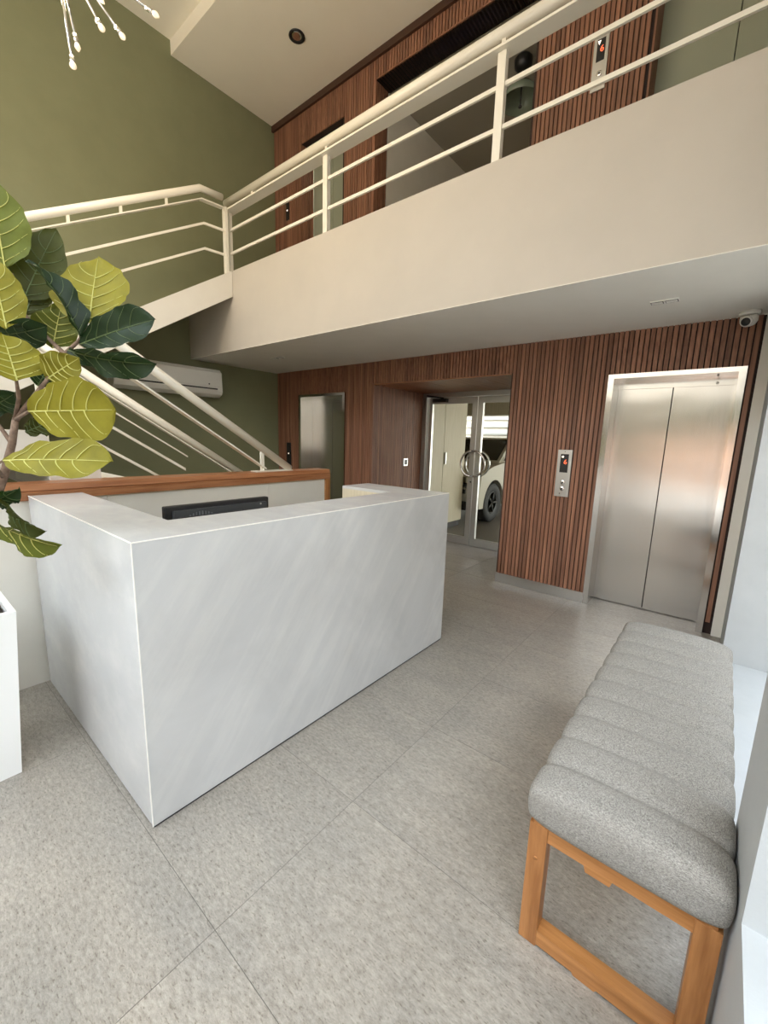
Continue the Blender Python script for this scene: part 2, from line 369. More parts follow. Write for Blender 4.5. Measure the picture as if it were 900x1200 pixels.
# ceilings: high lobby ceiling with a step, mezzanine slab with its soffit
struct(bx('ceiling', M['ceil'], None, XL, RX, YM - 0.06, 4.4, ZC, 6.2))
struct(bx('ceiling_front', M['ceil'], None, XL, RX, YF - 0.1, YM - 0.06, ZC + 0.15, 6.2))
struct(bx('mezzanine_slab', M['fascia'], None, XL, XR, YM, 4.16, ZS + 0.004, ZF))
struct(bx('ceiling_lower', M['soffit'], None, XL, XR, YM, 4.16, ZS, ZS + 0.004))  # thin underside sheet that carries the brightened colour
struct(bx('floor_upper', M['ceil'], None, XL, RX, YB, 8.0, 2.6, ZF - 0.005))

# slatted walls ------------------------------------------------------------
PITCH, SW, SD = 0.0385, 0.0290, 0.015
slat_me = mesh_of(MB().box(-SW/2, SW/2, 0, SD, 0, 1), 'slat', M['slat'])
def spans_y(x, holes, z0, z1, e_=0.0145):
    """vertical runs left free by the openings at position x"""
    out = [(z0, z1)]
    for (a, b), (h0, h1) in holes:
        if a - e_ < x < b + e_:
            nw = []
            for s0, s1 in out:
                if h0 > s0: nw.append((s0, min(h0, s1)))
                if h1 < s1: nw.append((max(h1, s0), s1))
            out = nw
    return [q for q in out if q[1] - q[0] > 0.02]
def slat_wall(name, z0, z1, holes, xr, zb, widen=()):
    b = MB(); slat_holes = holes; holes = [((a - (SD if a in widen else 0), c), h) for (a, c), h in holes]
    cuts = sorted({XL, xr} | {v for h, _ in holes for v in h})
    for a, c in zip(cuts, cuts[1:]):
        mid = (a + c) / 2
        for s0, s1 in spans_y(mid, holes, z0, z1, 0.0): b.box(a, c, YB + SD, YB + 0.2, s0, s1)
    wall = struct(b.build(name, M['slatback']))
    k = int((xr - XL) / PITCH)
    off = (xr - XL - k * PITCH) / 2
    for i in range(k):
        x = XL + off + PITCH * (i + 0.5)
        for s0, s1 in spans_y(x, slat_holes, zb, z1):
            inst('slat', slat_me, (x, YB, s0), wall, (1, 1, s1 - s0))
    return wall
hg = [(E1, (0, ZE)), (NI, (0, ZN)), (E2, (0, ZE))]
wb = slat_wall('wall_back', 0.0, ZS, hg, 0.085, 0.10, (NI[0],))
hu = [(U1, (ZF, ZU1)), (UO, (ZF, ZUO)), (U2, (ZF, ZU2))]
wu = slat_wall('wall_upper', ZF, ZC, hu, 0.62, ZF, (UO[0], U1[0], U2[0]))
struct(bx('trim_2', M['cornice'], None, XL, RX, YB - 0.03, YB, ZC - 0.075, ZC))
# stainless skirting
bb = MB()
for a, c in ((XL, E1[0]), (E1[1], NI[0]), (NI[1], E2[0])): bb.box(a, c, YB - 0.004, YB + 0.016, 0, 0.10)
struct(bb.build('baseboard_back', M['alu']))

# door niche on the ground floor: slatted sides, wooden soffit
ns = MB(); ns.box(NI[0] - 0.12, NI[0] - SD, YB + 0.2, 5.5, 0, ZN); ns.box(NI[1] + 0.0, NI[1] + 0.12, YB + 0.2, 5.5, 0, ZN)
nw = struct(ns.build('wall_niche', M['slatback']))
side_me = mesh_of(MB().box(-SD, 0, -SW/2, SW/2, 0, 1), 'slat', M['slat'])
y = YB + 0.0145
while y < 5.30:
    inst('slat', side_me, (NI[0], y, 0.0), nw, (1, 1, ZN)); y += PITCH
sf = MB(); sf.box(NI[0] - 0.12, NI[1] + 0.12, YB + 0.2, 5.5, ZN, ZN + 0.1); sf.box(NI[0], NI[1], YB+SD, YB + 0.2, ZN, ZN + 0.003)
so = struct(sf.build('ceiling_niche', M['slatback']))
for i in range(5):
    a = NI[0] + (NI[1]-NI[0]) * i / 5
    bx('soffit_board', M['capwood'], so, a + 0.002, a + (NI[1]-NI[0])/5 - 0.002, YB + SD, 5.36, ZN - 0.012, ZN)

# upper openings: slatted reveal and soffit, hall behind, lift reveals
uh = MB()
uh.box(UO[0] - 0.1, UO[0], YB + 0.24, 7.2, ZF, 5.8)             # left hall wall
uh.box(UO[0] - 0.1, UO[1] + 0.9, 7.2, 7.3, ZF, 5.8)             # far hall wall
uh.box(UO[1] + 0.8, UO[1] + 0.9, YB + 0.3, 7.3, ZF, 5.8)
uh.box(UO[1], UO[1] + 0.9, YB + 0.22, YB + 0.3, ZF, 5.8)
struct(uh.build('wall_hall', M['white']))
M['dim'] = mat('grey_brown_hall_paint', (0.30, 0.28, 0.235), 0.7)
struct(bx('ceiling_hall', M['dim'], None, UO[0] - 0.1, UO[1] + 0.9, YB + 0.24, 7.3, 5.56, 5.75))
urw = struct(bx('wall_reveal', M['slatback'], None, UO[0] - 0.1, UO[0] - SD, YB + 0.2, YB + 0.24, ZF, ZUO))
bx('header', M['slatback'], urw, UO[0] - 0.1, UO[1] + 0.1, YB + 0.2, YB + 0.25, ZUO, ZC)
for X0, Zt in ((UO[0], ZUO), (U1[0], ZU1)):
    y = YB + 0.0145
    while y < YB + 0.24:
        inst('slat', side_me, (X0, y, ZF), urw, (1, 1, Zt - ZF)); y += PITCH
struct(bx('trim_3', M['slat'], None, U2[0] - SD, U2[0], YB + 0.02, YB + 0.27, ZF, ZU2))
sof_me = mesh_of(MB().box(-SW/2, SW/2, 0, 0.24, 0, SD), 'slat', M['slat'])
x = UO[0] + 0.02
while x < UO[1]:
    inst('slat', sof_me, (x, YB + 0.002, ZUO), urw); x += PITCH

# ------------------------------------------------------------------ lifts
def lift(name, x0, x1, z0, z1, yd, label, steel_m, frame=True, group=None):
    xc = (x0 + x1) / 2
    t = thing(name, (xc, yd, z0), label, 'elevator', group)
    fw = 0.045 if frame else 0.0
    if frame:
        f = MB(); yo = YB - 0.012
        f.box(x0, x0 + fw, yo, yd, z0, z1); f.box(x1 - fw, x1, yo, yd, z0, z1); f.box(x0 + fw, x1 - fw, yo, yd, z1 - fw*0.8, z1)
        f.build('door_frame', M['steel_frame'], t)
        bx('lintel', M['steel'], t, x0 + fw, x1 - fw, yd - 0.012, yd + 0.03, z1 - 0.105, z1 - fw*0.8)
        for dz, yy in ((z1 - fw*0.8 - 0.002, YB + 0.12), ):
            MB().lathe((x1 - 0.17, yy, dz), [(0, -0.006), (0.007, -0.005), (0.009, 0)], 12).build('screw', M['dark'], t)
        MB().lathe((x1 - 0.17, yd - 0.012, z1 - 0.085), [(0.010, 0), (0.009, 0.005), (0, 0.006)], 12, axis=(0, -1, 0)).build('screw', M['chrome'], t)
    bx('shaft_back', M['blackmat'], t, x0, x1, yd + 0.05, yd + 0.07, z0, z1)
    for a, b in ((x0 + fw, xc - 0.003), (xc + 0.003, x1 - fw)):
        bx('door_panel', steel_m, t, a, b, yd, yd + 0.035, z0 + 0.006, z1 - (0.036 if frame else 0), bev=0.0015)
    return t
lift('elevator', E2[0], E2[1], 0.0, ZE, 4.385, 'large brushed steel elevator behind the grey bench on the ground floor', M['steel'])
lift('elevator', E1[0], E1[1], 0.0, ZE, 4.385, 'brushed steel elevator in the dark corner beside the green wall, ground floor', M['steel'])
lift('elevator', U1[0], U1[1] + 0.0, ZF, ZU1, 4.385, 'pale green elevator door upstairs behind the railing, near the green wall', M['sage'], False)
lift('elevator', U2[0], U2[1] + 0.15, ZF, ZU2, 4.385, 'pale green elevator doors upstairs at the top right corner', M['sage'], False)

def text_mesh(name, s, size, m, parent, loc, ext=0.001):
    c = bpy.data.curves.new(name, 'FONT'); c.body = s; c.size = size; c.extrude = ext; c.align_x = 'CENTER'; c.align_y = 'CENTER'
    o = bpy.data.objects.new(name + '_tmp', c); COL.objects.link(o)
    dg = bpy.context.evaluated_depsgraph_get(); me = bpy.data.meshes.new_from_object(o.evaluated_get(dg)); bpy.data.objects.remove(o)
    me.transform(Matrix.Translation(loc) @ Matrix.Rotation(PI/2, 4, 'X')); me.materials.clear(); me.materials.append(m)
    r = bpy.data.objects.new(name, me); COL.objects.link(r); attach(r, parent); return r
def call_panel(xc, zc, wd, ht, label, arrow, dark=False):
    y = YB
    t = thing('call_panel', (xc, y, zc), label, 'elevator panel')
    bx('plate', M['dark'] if dark else M['alu'], t, xc - wd/2, xc + wd/2, y - 0.012, y + 0.004, zc - ht/2, zc + ht/2, bev=0.002)
    yf = y - 0.0125
    z1 = zc + ht/2 - 0.04; z0 = z1 - ht*0.39
    scr = bx('display', M['dark'], t, xc - wd*0.28, xc + wd*0.28, yf - 0.0015, yf + 0.002, z0, z1)
    if not dark:
        text_mesh('floor_number', '6', 0.062, M['led_red'], scr, (xc + wd*0.08, yf - 0.003, z1 - 0.075))
        if arrow == 'down':
            MB().prism([(xc - 0.028, z1 - 0.012), (xc - 0.004, z1 - 0.012), (xc - 0.016, z1 - 0.042)], 'y', yf - 0.004, yf - 0.001).build('arrow', M['led_white'], scr)
        else:
            MB().lathe((xc - 0.016, yf - 0.001, z1 - 0.026), [(0.010, 0), (0.009, 0.002), (0, 0.002)], 12, axis=(0, -1, 0)).build('indicator', M['led_white'], scr)
        MB().lathe((xc, yf, zc + ht/2 - 0.018), [(0.004, 0), (0.003, 0.002), (0, 0.002)], 8, axis=(0, -1, 0)).build('screw', M['dark'], t)
        for k, dz in enumerate((-0.085, -0.145)):
            bt = MB().lathe((xc + 0.004, yf, zc + dz), [(0.021, -0.002), (0.021, 0.003), (0.018, 0.005), (0, 0.005)], 20, axis=(0, -1, 0)).build('button', M['chrome'], t)
            sgn = 1 if k == 0 else -1
            MB().prism([(xc - 0.007, zc + dz - 0.004*sgn), (xc + 0.015, zc + dz - 0.004*sgn), (xc + 0.004, zc + dz + 0.010*sgn)], 'y', yf - 0.0065, yf - 0.004).build('arrow', M['dark'], bt)
        MB().lathe((xc - wd*0.12, yf, zc - ht/2 + 0.03), [(0.005, 0), (0.004, 0.002), (0, 0.002)], 8, axis=(0, -1, 0)).build('keyhole', M['dark'], t)
    else:
        MB().lathe((xc, yf - 0.001, zc + 0.01), [(0.012, 0), (0.010, 0.003), (0, 0.003)], 12, axis=(0, -1, 0)).build('indicator', M['led_white'], t)
    return t
call_panel(-1.190, 1.223, 0.130, 0.445, 'silver call panel with lit number on the slats beside the large ground elevator', 'up')
call_panel(-1.240, 4.592, 0.112, 0.405, 'silver call panel with lit number on the slats upstairs, behind the railing', 'down')
call_panel(-5.352, 1.215, 0.105, 0.36, 'slim black call panel by the ground floor elevator in the corner', 'up', True)
call_panel(-5.325, 4.655, 0.060, 0.22, 'slim black call panel upstairs beside the green wall', 'up', True)
sp = thing('wall_switch', (NI[0], 4.90, 1.17), 'small square switch on the dark slatted side of the door niche', 'switch')
bx('plate', M['alu'], sp, NI[0] - 0.002, NI[0] + 0.010, 4.85, 4.95, 1.115, 1.225, bev=0.002)
bx('rocker', M['dark'], sp, NI[0] + 0.010, NI[0] + 0.014, 4.87, 4.93, 1.135, 1.205)

# ------------------------------------------------------------------ glass double door
YD = 5.35
dr = struct(thing('door_1', (-2.72, YD, 0), 'aluminium framed glass double door with round chrome pulls in the niche', 'door'))
fr = MB(); fr.box(NI[0], NI[0] + 0.07, YD - 0.06, YD + 0.06, 0, ZN - 0.012); fr.box(NI[1] - 0.07, NI[1], YD - 0.06, YD + 0.06, 0, ZN - 0.012)
fr.box(NI[0] + 0.07, NI[1] - 0.07, YD - 0.06, YD + 0.06, ZN - 0.075, ZN - 0.012)
fr.build('door_frame', M['alu'], dr)
ZD = ZN - 0.08; XM = -2.735
for a, b, sgn in ((NI[0] + 0.075, XM - 0.006, -1), (XM + 0.006, NI[1] - 0.075, 1)):
    f = MB(); s = 0.075; y0, y1 = YD - 0.022, YD + 0.022
    f.box(a, a + s, y0, y1, 0.008, ZD); f.box(b - s, b, y0, y1, 0.008, ZD); f.box(a + s, b - s, y0, y1, 0.008, 0.12); f.box(a + s, b - s, y0, y1, ZD - 0.085, ZD)
    lf = f.build('door_leaf', M['alu'], dr)
    bx('glass_pane', M['glass'], lf, a + s, b - s, YD - 0.004, YD + 0.004, 0.12, ZD - 0.085)
    for yy in (YD - 0.075, YD + 0.075):
        pts = [(XM + sgn*0.018 + sgn*0.165*math.sin(t*PI/16), yy, 1.19 + 0.175*math.cos(t*PI/16)) for t in range(17)]
        pts = [(XM + sgn*0.018, YD, 1.365)] + pts + [(XM + sgn*0.018, YD, 1.015)]
        MB().tube(pts, 0.014, 10).build('pull_handle', M['chrome'], lf)
    if sgn < 0:
        MB().lathe((b - 0.03, YD - 0.022, 0.93), [(0.012, 0), (0.010, 0.008), (0, 0.008)], 12, axis=(0, -1, 0)).build('lock', M['dark'], lf)
        c = MB(); c.box(a + 0.10, a + 0.34, YD - 0.075, YD - 0.022, ZD - 0.065, ZD - 0.015, bev=0.005); c.tube([(a + 0.3, YD - 0.085, ZD - 0.012), (a + 0.16, YD - 0.16, ZD + 0.008), (a + 0.02, YD - 0.09, ZD + 0.03)], 0.011, 8)
        c.build('door_closer', M['dark'], lf)

# beyond the door: carport
struct(bx('floor_carport', mat('dark_carport_floor', (0.13, 0.11, 0.09), 0.4), None, -9, 1.0, 5.5, 16, -0.12, -0.01))
struct(bx('ceiling_carport', mat('tan_carport_soffit', (0.55, 0.42, 0.26), 0.7), None, -9, 1.0, 5.52, 12.0, 2.42, 2.6))
cp = MB(); cp.box(NI[1] + 0.12, 1.0, 5.40, 5.52, 0, 2.42); cp.box(-9, NI[0] - 0.12, 5.40, 5.52, 0, 2.42); cp.box(-9.1, -9, 5.4, 13, 0, 2.6); cp.box(NI[0]-0.12, NI[1]+0.12, 5.42, 5.52, ZN, 2.6)  # includes an unseen left side wall added to shut out sky light
struct(cp.build('wall_carport', M['white']))
lw = struct(bx('wall_courtyard', M['fascia'], None, -11, 2, 14.6, 14.8, 0, 5.0))
for i in range(8):
    bx('louvre', M['alu'], lw, -9.6, -5.9, 14.54, 14.6, 1.75 + 0.27*i, 1.80 + 0.27*i)
bm_ = struct(bx('beam_carport', M['laminate'], None, -9, 1.0, 9.4, 9.8, 2.12, 2.42))
cb = thing('storage_cabinet', (-3.86, 6.05, 0), 'tall pale laminate cabinet behind the glass double door', 'cabinet')
bx('plinth', M['dark'], cb, -4.2, -3.63, 5.54, 6.62, -0.01, 0.09)
bx('body', M['laminate'], cb, -4.2, -3.62, 5.53, 6.64, 0.09, 2.16)
for y0, y1 in ((5.535, 5.915), (5.925, 6.635)): bx('cabinet_door', M['laminate'], cb, -3.62, -3.60, y0, y1, 0.10, 2.15, bev=0.002)
hd = MB(); hd.box(-3.60, -3.575, 5.95, 5.985, 1.11, 1.31, bev=0.004); hd.build('handle', M['alu'], cb)

# ------------------------------------------------------------------ white car in the carport, nose towards the door
def car():
    t = thing('car', (-3.95, 9.0, 0), 'white car with dark windows parked beyond the glass double door', 'car')
    x0, x1, yf = -5.10, -3.30, 6.72
    prof = [(yf + 4.35, 0.28), (yf + 4.30, 1.12), (yf + 1.0, 1.11), (yf + 0.50, 1.05), (yf + 0.04, 0.92), (yf - 0.04, 0.55), (yf, 0.30)]
    arch = []
    for cy in (yf + 0.60, yf + 3.35):
        arch += [(cy - 0.44*math.cos(a*PI/12), 0.30 + 0.50*math.sin(a*PI/12)) for a in range(13)]
    MB().prism(prof + arch, 'x', x1 - 0.16, x1).build('side_panel', M['white_gloss'], t)
    MB().prism(prof + arch, 'x', x0, x0 + 0.16).build('side_panel', M['white_gloss'], t)
    MB().prism(prof, 'x', x0 + 0.16, x1 - 0.16).build('body', M['white_gloss'], t)
    cab = [(yf + 0.92, 1.10), (yf + 1.50, 1.58), (yf + 3.6, 1.62), (yf + 4.2, 1.10)]
    MB().prism(cab, 'x', x0 + 0.10, x1 - 0.10).build('cabin', M['white_gloss'], t)
    win = [(yf + 1.15, 1.14), (yf + 1.58, 1.52), (yf + 2.25, 1.53), (yf + 2.25, 1.14)]
    MB().prism(win, 'x', x1 - 0.10, x1 - 0.085).build('side_window', M['carglass'], t)
    win2 = [(yf + 2.35, 1.14), (yf + 2.35, 1.53), (yf + 3.5, 1.53), (yf + 3.9, 1.14)]
    MB().prism(win2, 'x', x1 - 0.10, x1 - 0.085).build('side_window', M['carglass'], t)
    ws = [(yf + 0.98, 1.14), (yf + 1.45, 1.53), (yf + 1.435, 1.545), (yf + 0.96, 1.155)]
    MB().prism(ws, 'x', x0 + 0.16, x1 - 0.16).build('windscreen', M['carglass'], t)
    for cy in (yf + 0.60, yf + 3.35): MB().box(x1 - 0.158, x1 - 0.15, cy - 0.46, cy + 0.46, 0.28, 0.82).build('wheel_well', M['dark'], t)
    MB().box(x0 + 0.3, x1 - 0.26, yf - 0.05, yf + 0.02, 0.56, 0.74, bev=0.01).build('grille', M['dark'], t)
    MB().box(x0 + 0.2, x1 - 0.24, yf - 0.05, yf + 0.02, 0.26, 0.42, bev=0.01).build('lower_grille', M['dark'], t)
    MB().box(x0 + 0.6, x1 - 0.26, yf - 0.056, yf - 0.05, 0.64, 0.67).build('grille_bar', M['chrome'], t)
    for xa in (x0 + 0.12, x1 - 0.36): MB().box(xa, xa + 0.2, yf - 0.03, yf + 0.1, 0.74, 0.87, bev=0.02).build('headlamp', M['chrome'], t)
    for cy in (yf + 0.60, yf + 3.35):
        for xa, sg in ((x1 - 0.02, -1), (x0 + 0.02, 1)):
            wh = MB().lathe((xa, cy, 0.365), [(0.0, 0.02), (0.20, 0.02), (0.22, 0), (0.35, 0), (0.375, 0.03), (0.375, 0.19), (0.34, 0.21), (0, 0.21)], 28, axis=(sg, 0, 0)).build('wheel', M['tyre'], t)
            rim = MB().lathe((xa, cy, 0.365), [(0.19, 0.012), (0.20, 0.0), (0.215, 0.012)], 28, axis=(sg, 0, 0)); 
            for k in range(5):
                a = 2*PI*k/5; d = Vector((0, math.cos(a), math.sin(a))); c = Vector((xa + sg*0.015, cy, 0.365))
                rim.tube([c, c + d*0.195], 0.018, 6)
            rim.build('rim', M['dark'], wh)
    MB().box(x1 - 0.02, x1 + 0.15, yf + 1.25, yf + 1.37, 1.10, 1.23, bev=0.03).build('mirror', M['white_gloss'], t)
car()

# ------------------------------------------------------------------ reception desk (U-shaped, marble clad)
dk = thing('reception_desk', (-2.2, 1.55, 0), 'white marble U-shaped reception desk in the middle of the lobby', 'desk')
DX, DY0, DY1, DZ, LW = -1.507, 0.511, 2.585, 1.13, 0.30
cl = 0.02
bx('front_panel', M['marble'], dk, DX - cl, DX, DY0 + 0.0, DY1, 0.012, DZ - cl)
bx('side_panel', M['marble'], dk, -2.955, DX - cl, DY0, DY0 + cl, 0.012, DZ - cl)
bx('side_panel', M['marble'], dk, -2.285, DX - cl, DY1 - cl, DY1, 0.012, DZ - cl)
MB().prism([(-2.955, DY0), (DX, DY0), (DX, DY1), (-2.285, DY1), (-2.285, DY1 - LW), (DX - LW, DY1 - LW), (DX - LW, DY0 + 0.25), (-2.955, DY0 + 0.25)], 'z', DZ - cl, DZ).build('counter_ledge', M['marble'], dk)
ip = MB(); ip.box(DX - LW, DX - LW + cl, DY0 + 0.25, DY1 - LW, 0.012, DZ - cl); ip.box(-2.955, DX - LW + cl, DY0 + 0.23, DY0 + 0.25, 0.012, DZ - cl); ip.box(-2.285, DX - LW + cl, DY1 - LW, DY1 - LW + cl, 0.012, DZ - cl); ip.box(-2.285, -2.265, DY1 - LW + cl, DY1 - cl, 0.012, DZ - cl)
ip.build('inner_panel', M['laminate'], dk)
e = MB(); e.box(DX - 0.001, DX + 0.0025, DY0 - 0.0025, DY0 + 0.001, 0.012, DZ)
e.box(DX - 0.002, DX + 0.0015, DY0, DY1, DZ - 0.003, DZ + 0.001); e.box(-2.955, DX, DY0 - 0.0015, DY0 + 0.002, DZ - 0.003, DZ + 0.001)
e.build('edge_joint', M['edge'], dk)
bx('base_strip', M['dark'], dk, -2.94, DX - 0.006, DY0 + 0.006, DY0 + 0.24, 0.0, 0.012)
b2 = MB(); b2.box(DX - LW + 0.01, DX - 0.006, DY0 + 0.24, DY1 - 0.006, 0.0, 0.012); b2.build('base_strip', M['dark'], dk)
bx('worktop', M['laminate'], dk, -2.45, DX - LW, DY0 + 0.25, DY1 - 0.30, 0.70, 0.74, bev=0.003)
# monitor standing on the worktop
mo = thing('monitor', (-2.03, 1.135, 0.74), 'black monitor seen from behind over the desk ledge', 'monitor')
mb = MB(); mb.box(-2.07, -2.035, 0.845, 1.43, 0.79, 1.147, bev=0.006); mb.build('screen', M['dark'], mo)
MB().prism([(0.86, 0.84), (1.41, 0.84), (1.40, 1.125), (0.88, 1.125)], 'x', -2.036, -2.012).build('back_shell', mat('charcoal_plastic', (0.045, 0.048, 0.052), 0.35), mo)
v = MB()
for k in range(11):
    a = k / 10; yv = 0.92 + 0.16*a; zv = 1.072 + 0.03*math.sin(a*PI*0.9)
    v.box(yv*0 - 2.012, -2.0095, yv, yv + 0.006, zv - 0.02, zv + 0.012)
v.build('vent_slots', mat('grey_slots', (0.14, 0.145, 0.15), 0.5), mo)['kind'] = 'stuff'
bx('ridge', M['dark'], mo, -2.012, -2.004, 0.90, 1.24, 1.088, 1.094)
MB().lathe((-2.012, 1.36, 1.116), [(0.006, 0), (0.005, 0.002), (0, 0.002)], 10, axis=(1, 0, 0)).build('badge', M['alu'], mo)
st = MB(); st.box(-2.06, -2.02, 1.09, 1.18, 0.75, 0.90, bev=0.004); st.box(-2.13, -1.93, 1.0, 1.27, 0.7405, 0.755, bev=0.004); st.build('stand', M['dark'], mo)

# ------------------------------------------------------------------ half wall behind the desk, wooden cap and end post
hw = struct(bx('half_wall', M['white'], None, -3.12, -2.995, -2.0, 2.742, 0, 1.10))
for y0, y1 in ((-2.0, 0.9), (0.902, 2.10), (2.102, 2.742)): bx('wall_panel', M['white'], hw, -2.995, -2.988, y0, y1, 0.0, 1.10)
MB().prism([(-3.16, 1.10), (-2.972, 1.10), (-2.972, 1.142), (-2.978, 1.146), (-2.978, 1.150), (-2.972, 1.155), (-2.985, 1.190), (-3.16, 1.190)], 'y', -2.0, 2.80).build('wood_cap', M['capwood'], hw)
bx('end_post', M['wood_z'], hw, -3.16, -2.972, 2.742, 2.80, 0, 1.10, bev=0.002)

# ------------------------------------------------------------------ stairs
SX0, SX1 = -4.20, -3.165
stc = thing('staircase', (-4.4, 0.8, 0), 'white two-flight staircase against the green wall behind the half wall', 'staircase')
def y_z_low(y): return 1.65 - 0.632*(y - 0.15)
for i in range(10):
    y1 = 2.75 - 0.26*i; z = 0.165*(i+1)
    bx('step', M['white'], stc, SX0 + 0.05, SX1, y1 - 0.27, y1, z - 0.165 if i < 1 else z - 0.21, z)
bx('landing', M['white'], stc, XL + 0.001, SX1, -1.25, 0.15, 1.47, 1.65)
def slab_top(y): return 1.45 + 0.6225*(y - 0.15)
for i in range(9):
    y0 = 0.15 + 0.294*i; y1 = min(y0 + 0.294, 2.79); z = 1.655 + 0.183*i
    MB().prism([(y0, slab_top(y0)), (y0, z), (y1, z), (y1, slab_top(y1))], 'x', XL + 0.001, -4.66).build('step', M['white'], stc)
def slope_band(x0, x1, ya, za, yb, zb, h, drop=0.0):
    return MB().prism([(ya, za), (yb, zb), (yb, zb - h), (ya, za - h)], 'x', x0, x1)
slope_band(-4.66, -4.58, 0.15, 1.66, 2.79, 3.305, 0.27).build('stringer', M['white'], stc)
MB().prism([(0.15, 1.45), (2.79, slab_top(2.79)), (2.79, slab_top(2.79) - 0.055), (0.15, 1.395)], 'x', XL + 0.001, -4.66).build('flight_slab', M['white'], stc)
slope_band(SX0 - 0.03, SX0 + 0.05, 0.15, 1.68, 2.62, 0.12, 0.26).build('stringer', M['white'], stc)

def slope_rail(t, xc, pts, offs, bar_w, with_posts=(), end=None, thin=2):
    """handrail tube with a flat bar and thin bars below it, following (y, z) points"""
    MB().tube([(xc, y, z) for y, z in pts], 0.034, 14).build('handrail', M['rail'], t)
    def flat(dz, hw_, th, name, cut=None):
        q = pts if cut is None else cut; b = MB()
        for (ya, za), (yb, zb) in zip(q, q[1:]):
            b.prism([(ya, za - dz), (yb, zb - dz), (yb, zb - dz - th), (ya, za - dz - th)], 'x', xc - hw_, xc + hw_)
        b.build(name, M['rail'], t)
    return flat
# upper flight railing
ur_ = thing('stair_railing', (-4.62, 1.3, 2.4), 'white railing of the upper stair flight in front of the green wall', 'railing')
up = [(-0.15, 2.52), (2.475, 4.015), (2.72, 4.03)]
fb = slope_rail(ur_, -4.62, up, None, 0.04)
fb(0.098, 0.03, 0.012, 'flat_bar'); 
up2 = [(-0.15, 2.52), (2.50, 4.03), (2.77, 4.045)]
fb(0.325, 0.008, 0.024, 'rail_bar', up2); fb(0.57, 0.008, 0.024, 'rail_bar', up2)
for yy in (0.45, 0.86, 1.28, 1.70, 2.12):
    zz = 2.52 + (yy + 0.15)*1.495/2.625
    bx('bracket', M['rail'], ur_, -4.627, -4.613, yy - 0.012, yy + 0.012, zz - 0.10, zz - 0.02)
bx('post', M['rail'], ur_, -4.65, -4.59, 2.735, 2.765, 3.24, 3.94)
bx('post', M['rail'], ur_, -4.65, -4.59, 0.20, 0.23, 1.66, 2.62)
# lower flight, far side railing
lr = thing('stair_railing', (SX0, 1.3, 1.0), 'white railing on the far side of the lower stair flight, behind the half wall', 'railing')
lo = [(0.30, 2.52), (2.75, 0.98)]
lo = [(0.85, 1.92 + 0.632*0.39), (2.75, 1.92 - 0.632*1.51)]
fb = slope_rail(lr, SX0, lo, None, 0.04)
fb(0.055, 0.03, 0.012, 'flat_bar'); fb(0.17, 0.006, 0.014, 'rail_bar', [lo[0], (2.0, lo[0][1] - 0.632*1.15)])
fb(0.31, 0.009, 0.026, 'rail_bar', [lo[0], (1.97, lo[0][1] - 0.632*1.12)]); fb(0.53, 0.009, 0.026, 'rail_bar', lo)
bx('post', M['rail'], lr, SX0 - 0.03, SX0 + 0.03, 0.85, 0.89, 1.20, 2.14)
bx('post', M['rail'], lr, SX0 - 0.03, SX0 + 0.03, 2.62, 2.66, 0.13, 1.02)
# lower flight, near side rail that lands on the cap
nr = thing('handrail', (-3.08, 2.3, 1.19), 'white handrail tube that comes down onto the wooden cap of the half wall', 'handrail')
na = [(0.30, 2.515), (2.395, 1.205)]
MB().tube([(-3.08, y, z) for y, z in na], 0.032, 14).build('rail_tube', M['rail'], nr)
b = MB(); b.prism([(0.30, 2.515 - 0.155), (2.13, 2.515 - 1.83*0.6253 - 0.150), (2.13, 2.515 - 1.83*0.6253 - 0.162), (0.30, 2.515 - 0.167)], 'x', -3.11, -3.05); b.build('flat_bar', M['rail'], nr)
bx('bracket', M['rail'], nr, -3.09, -3.07, 2.09, 2.12, 1.19, 1.36)
bx('base_plate', M['rail'], nr, -3.125, -3.035, 2.02, 2.40, 1.1905, 1.197)
bx('bracket', M['rail'], nr, -3.09, -3.07, 0.9, 0.93, 1.98, 2.12)

# ------------------------------------------------------------------ mezzanine railing
mr_ = thing('mezzanine_railing', (-2.3, YM, ZF), 'long white railing along the edge of the mezzanine', 'railing')
YR = YM + 0.03
MB().tube([(-4.72, YR, 4.035), (XR, YR, 4.035)], 0.038, 16).build('handrail', M['rail'], mr_)
bx('flat_bar', M['rail'], mr_, -4.70, XR, YR - 0.055, YR + 0.055, 3.925, 3.940)
for z in (3.745, 3.505): MB().box(-4.74, XR, YR - 0.008, YR + 0.008, z - 0.013, z + 0.013).build('rail_bar', M['rail'], mr_)
for x in (-4.665, -3.07, -1.435, 0.12):
    bx('post', M['rail'], mr_, x - 0.028, x + 0.028, YR - 0.02, YR + 0.02, ZF, 3.925)
for x in (-4.2, -3.07, -1.435): bx('bracket', M['rail'], mr_, x - 0.014, x + 0.014, YR - 0.01, YR + 0.01, 3.94, 4.01)

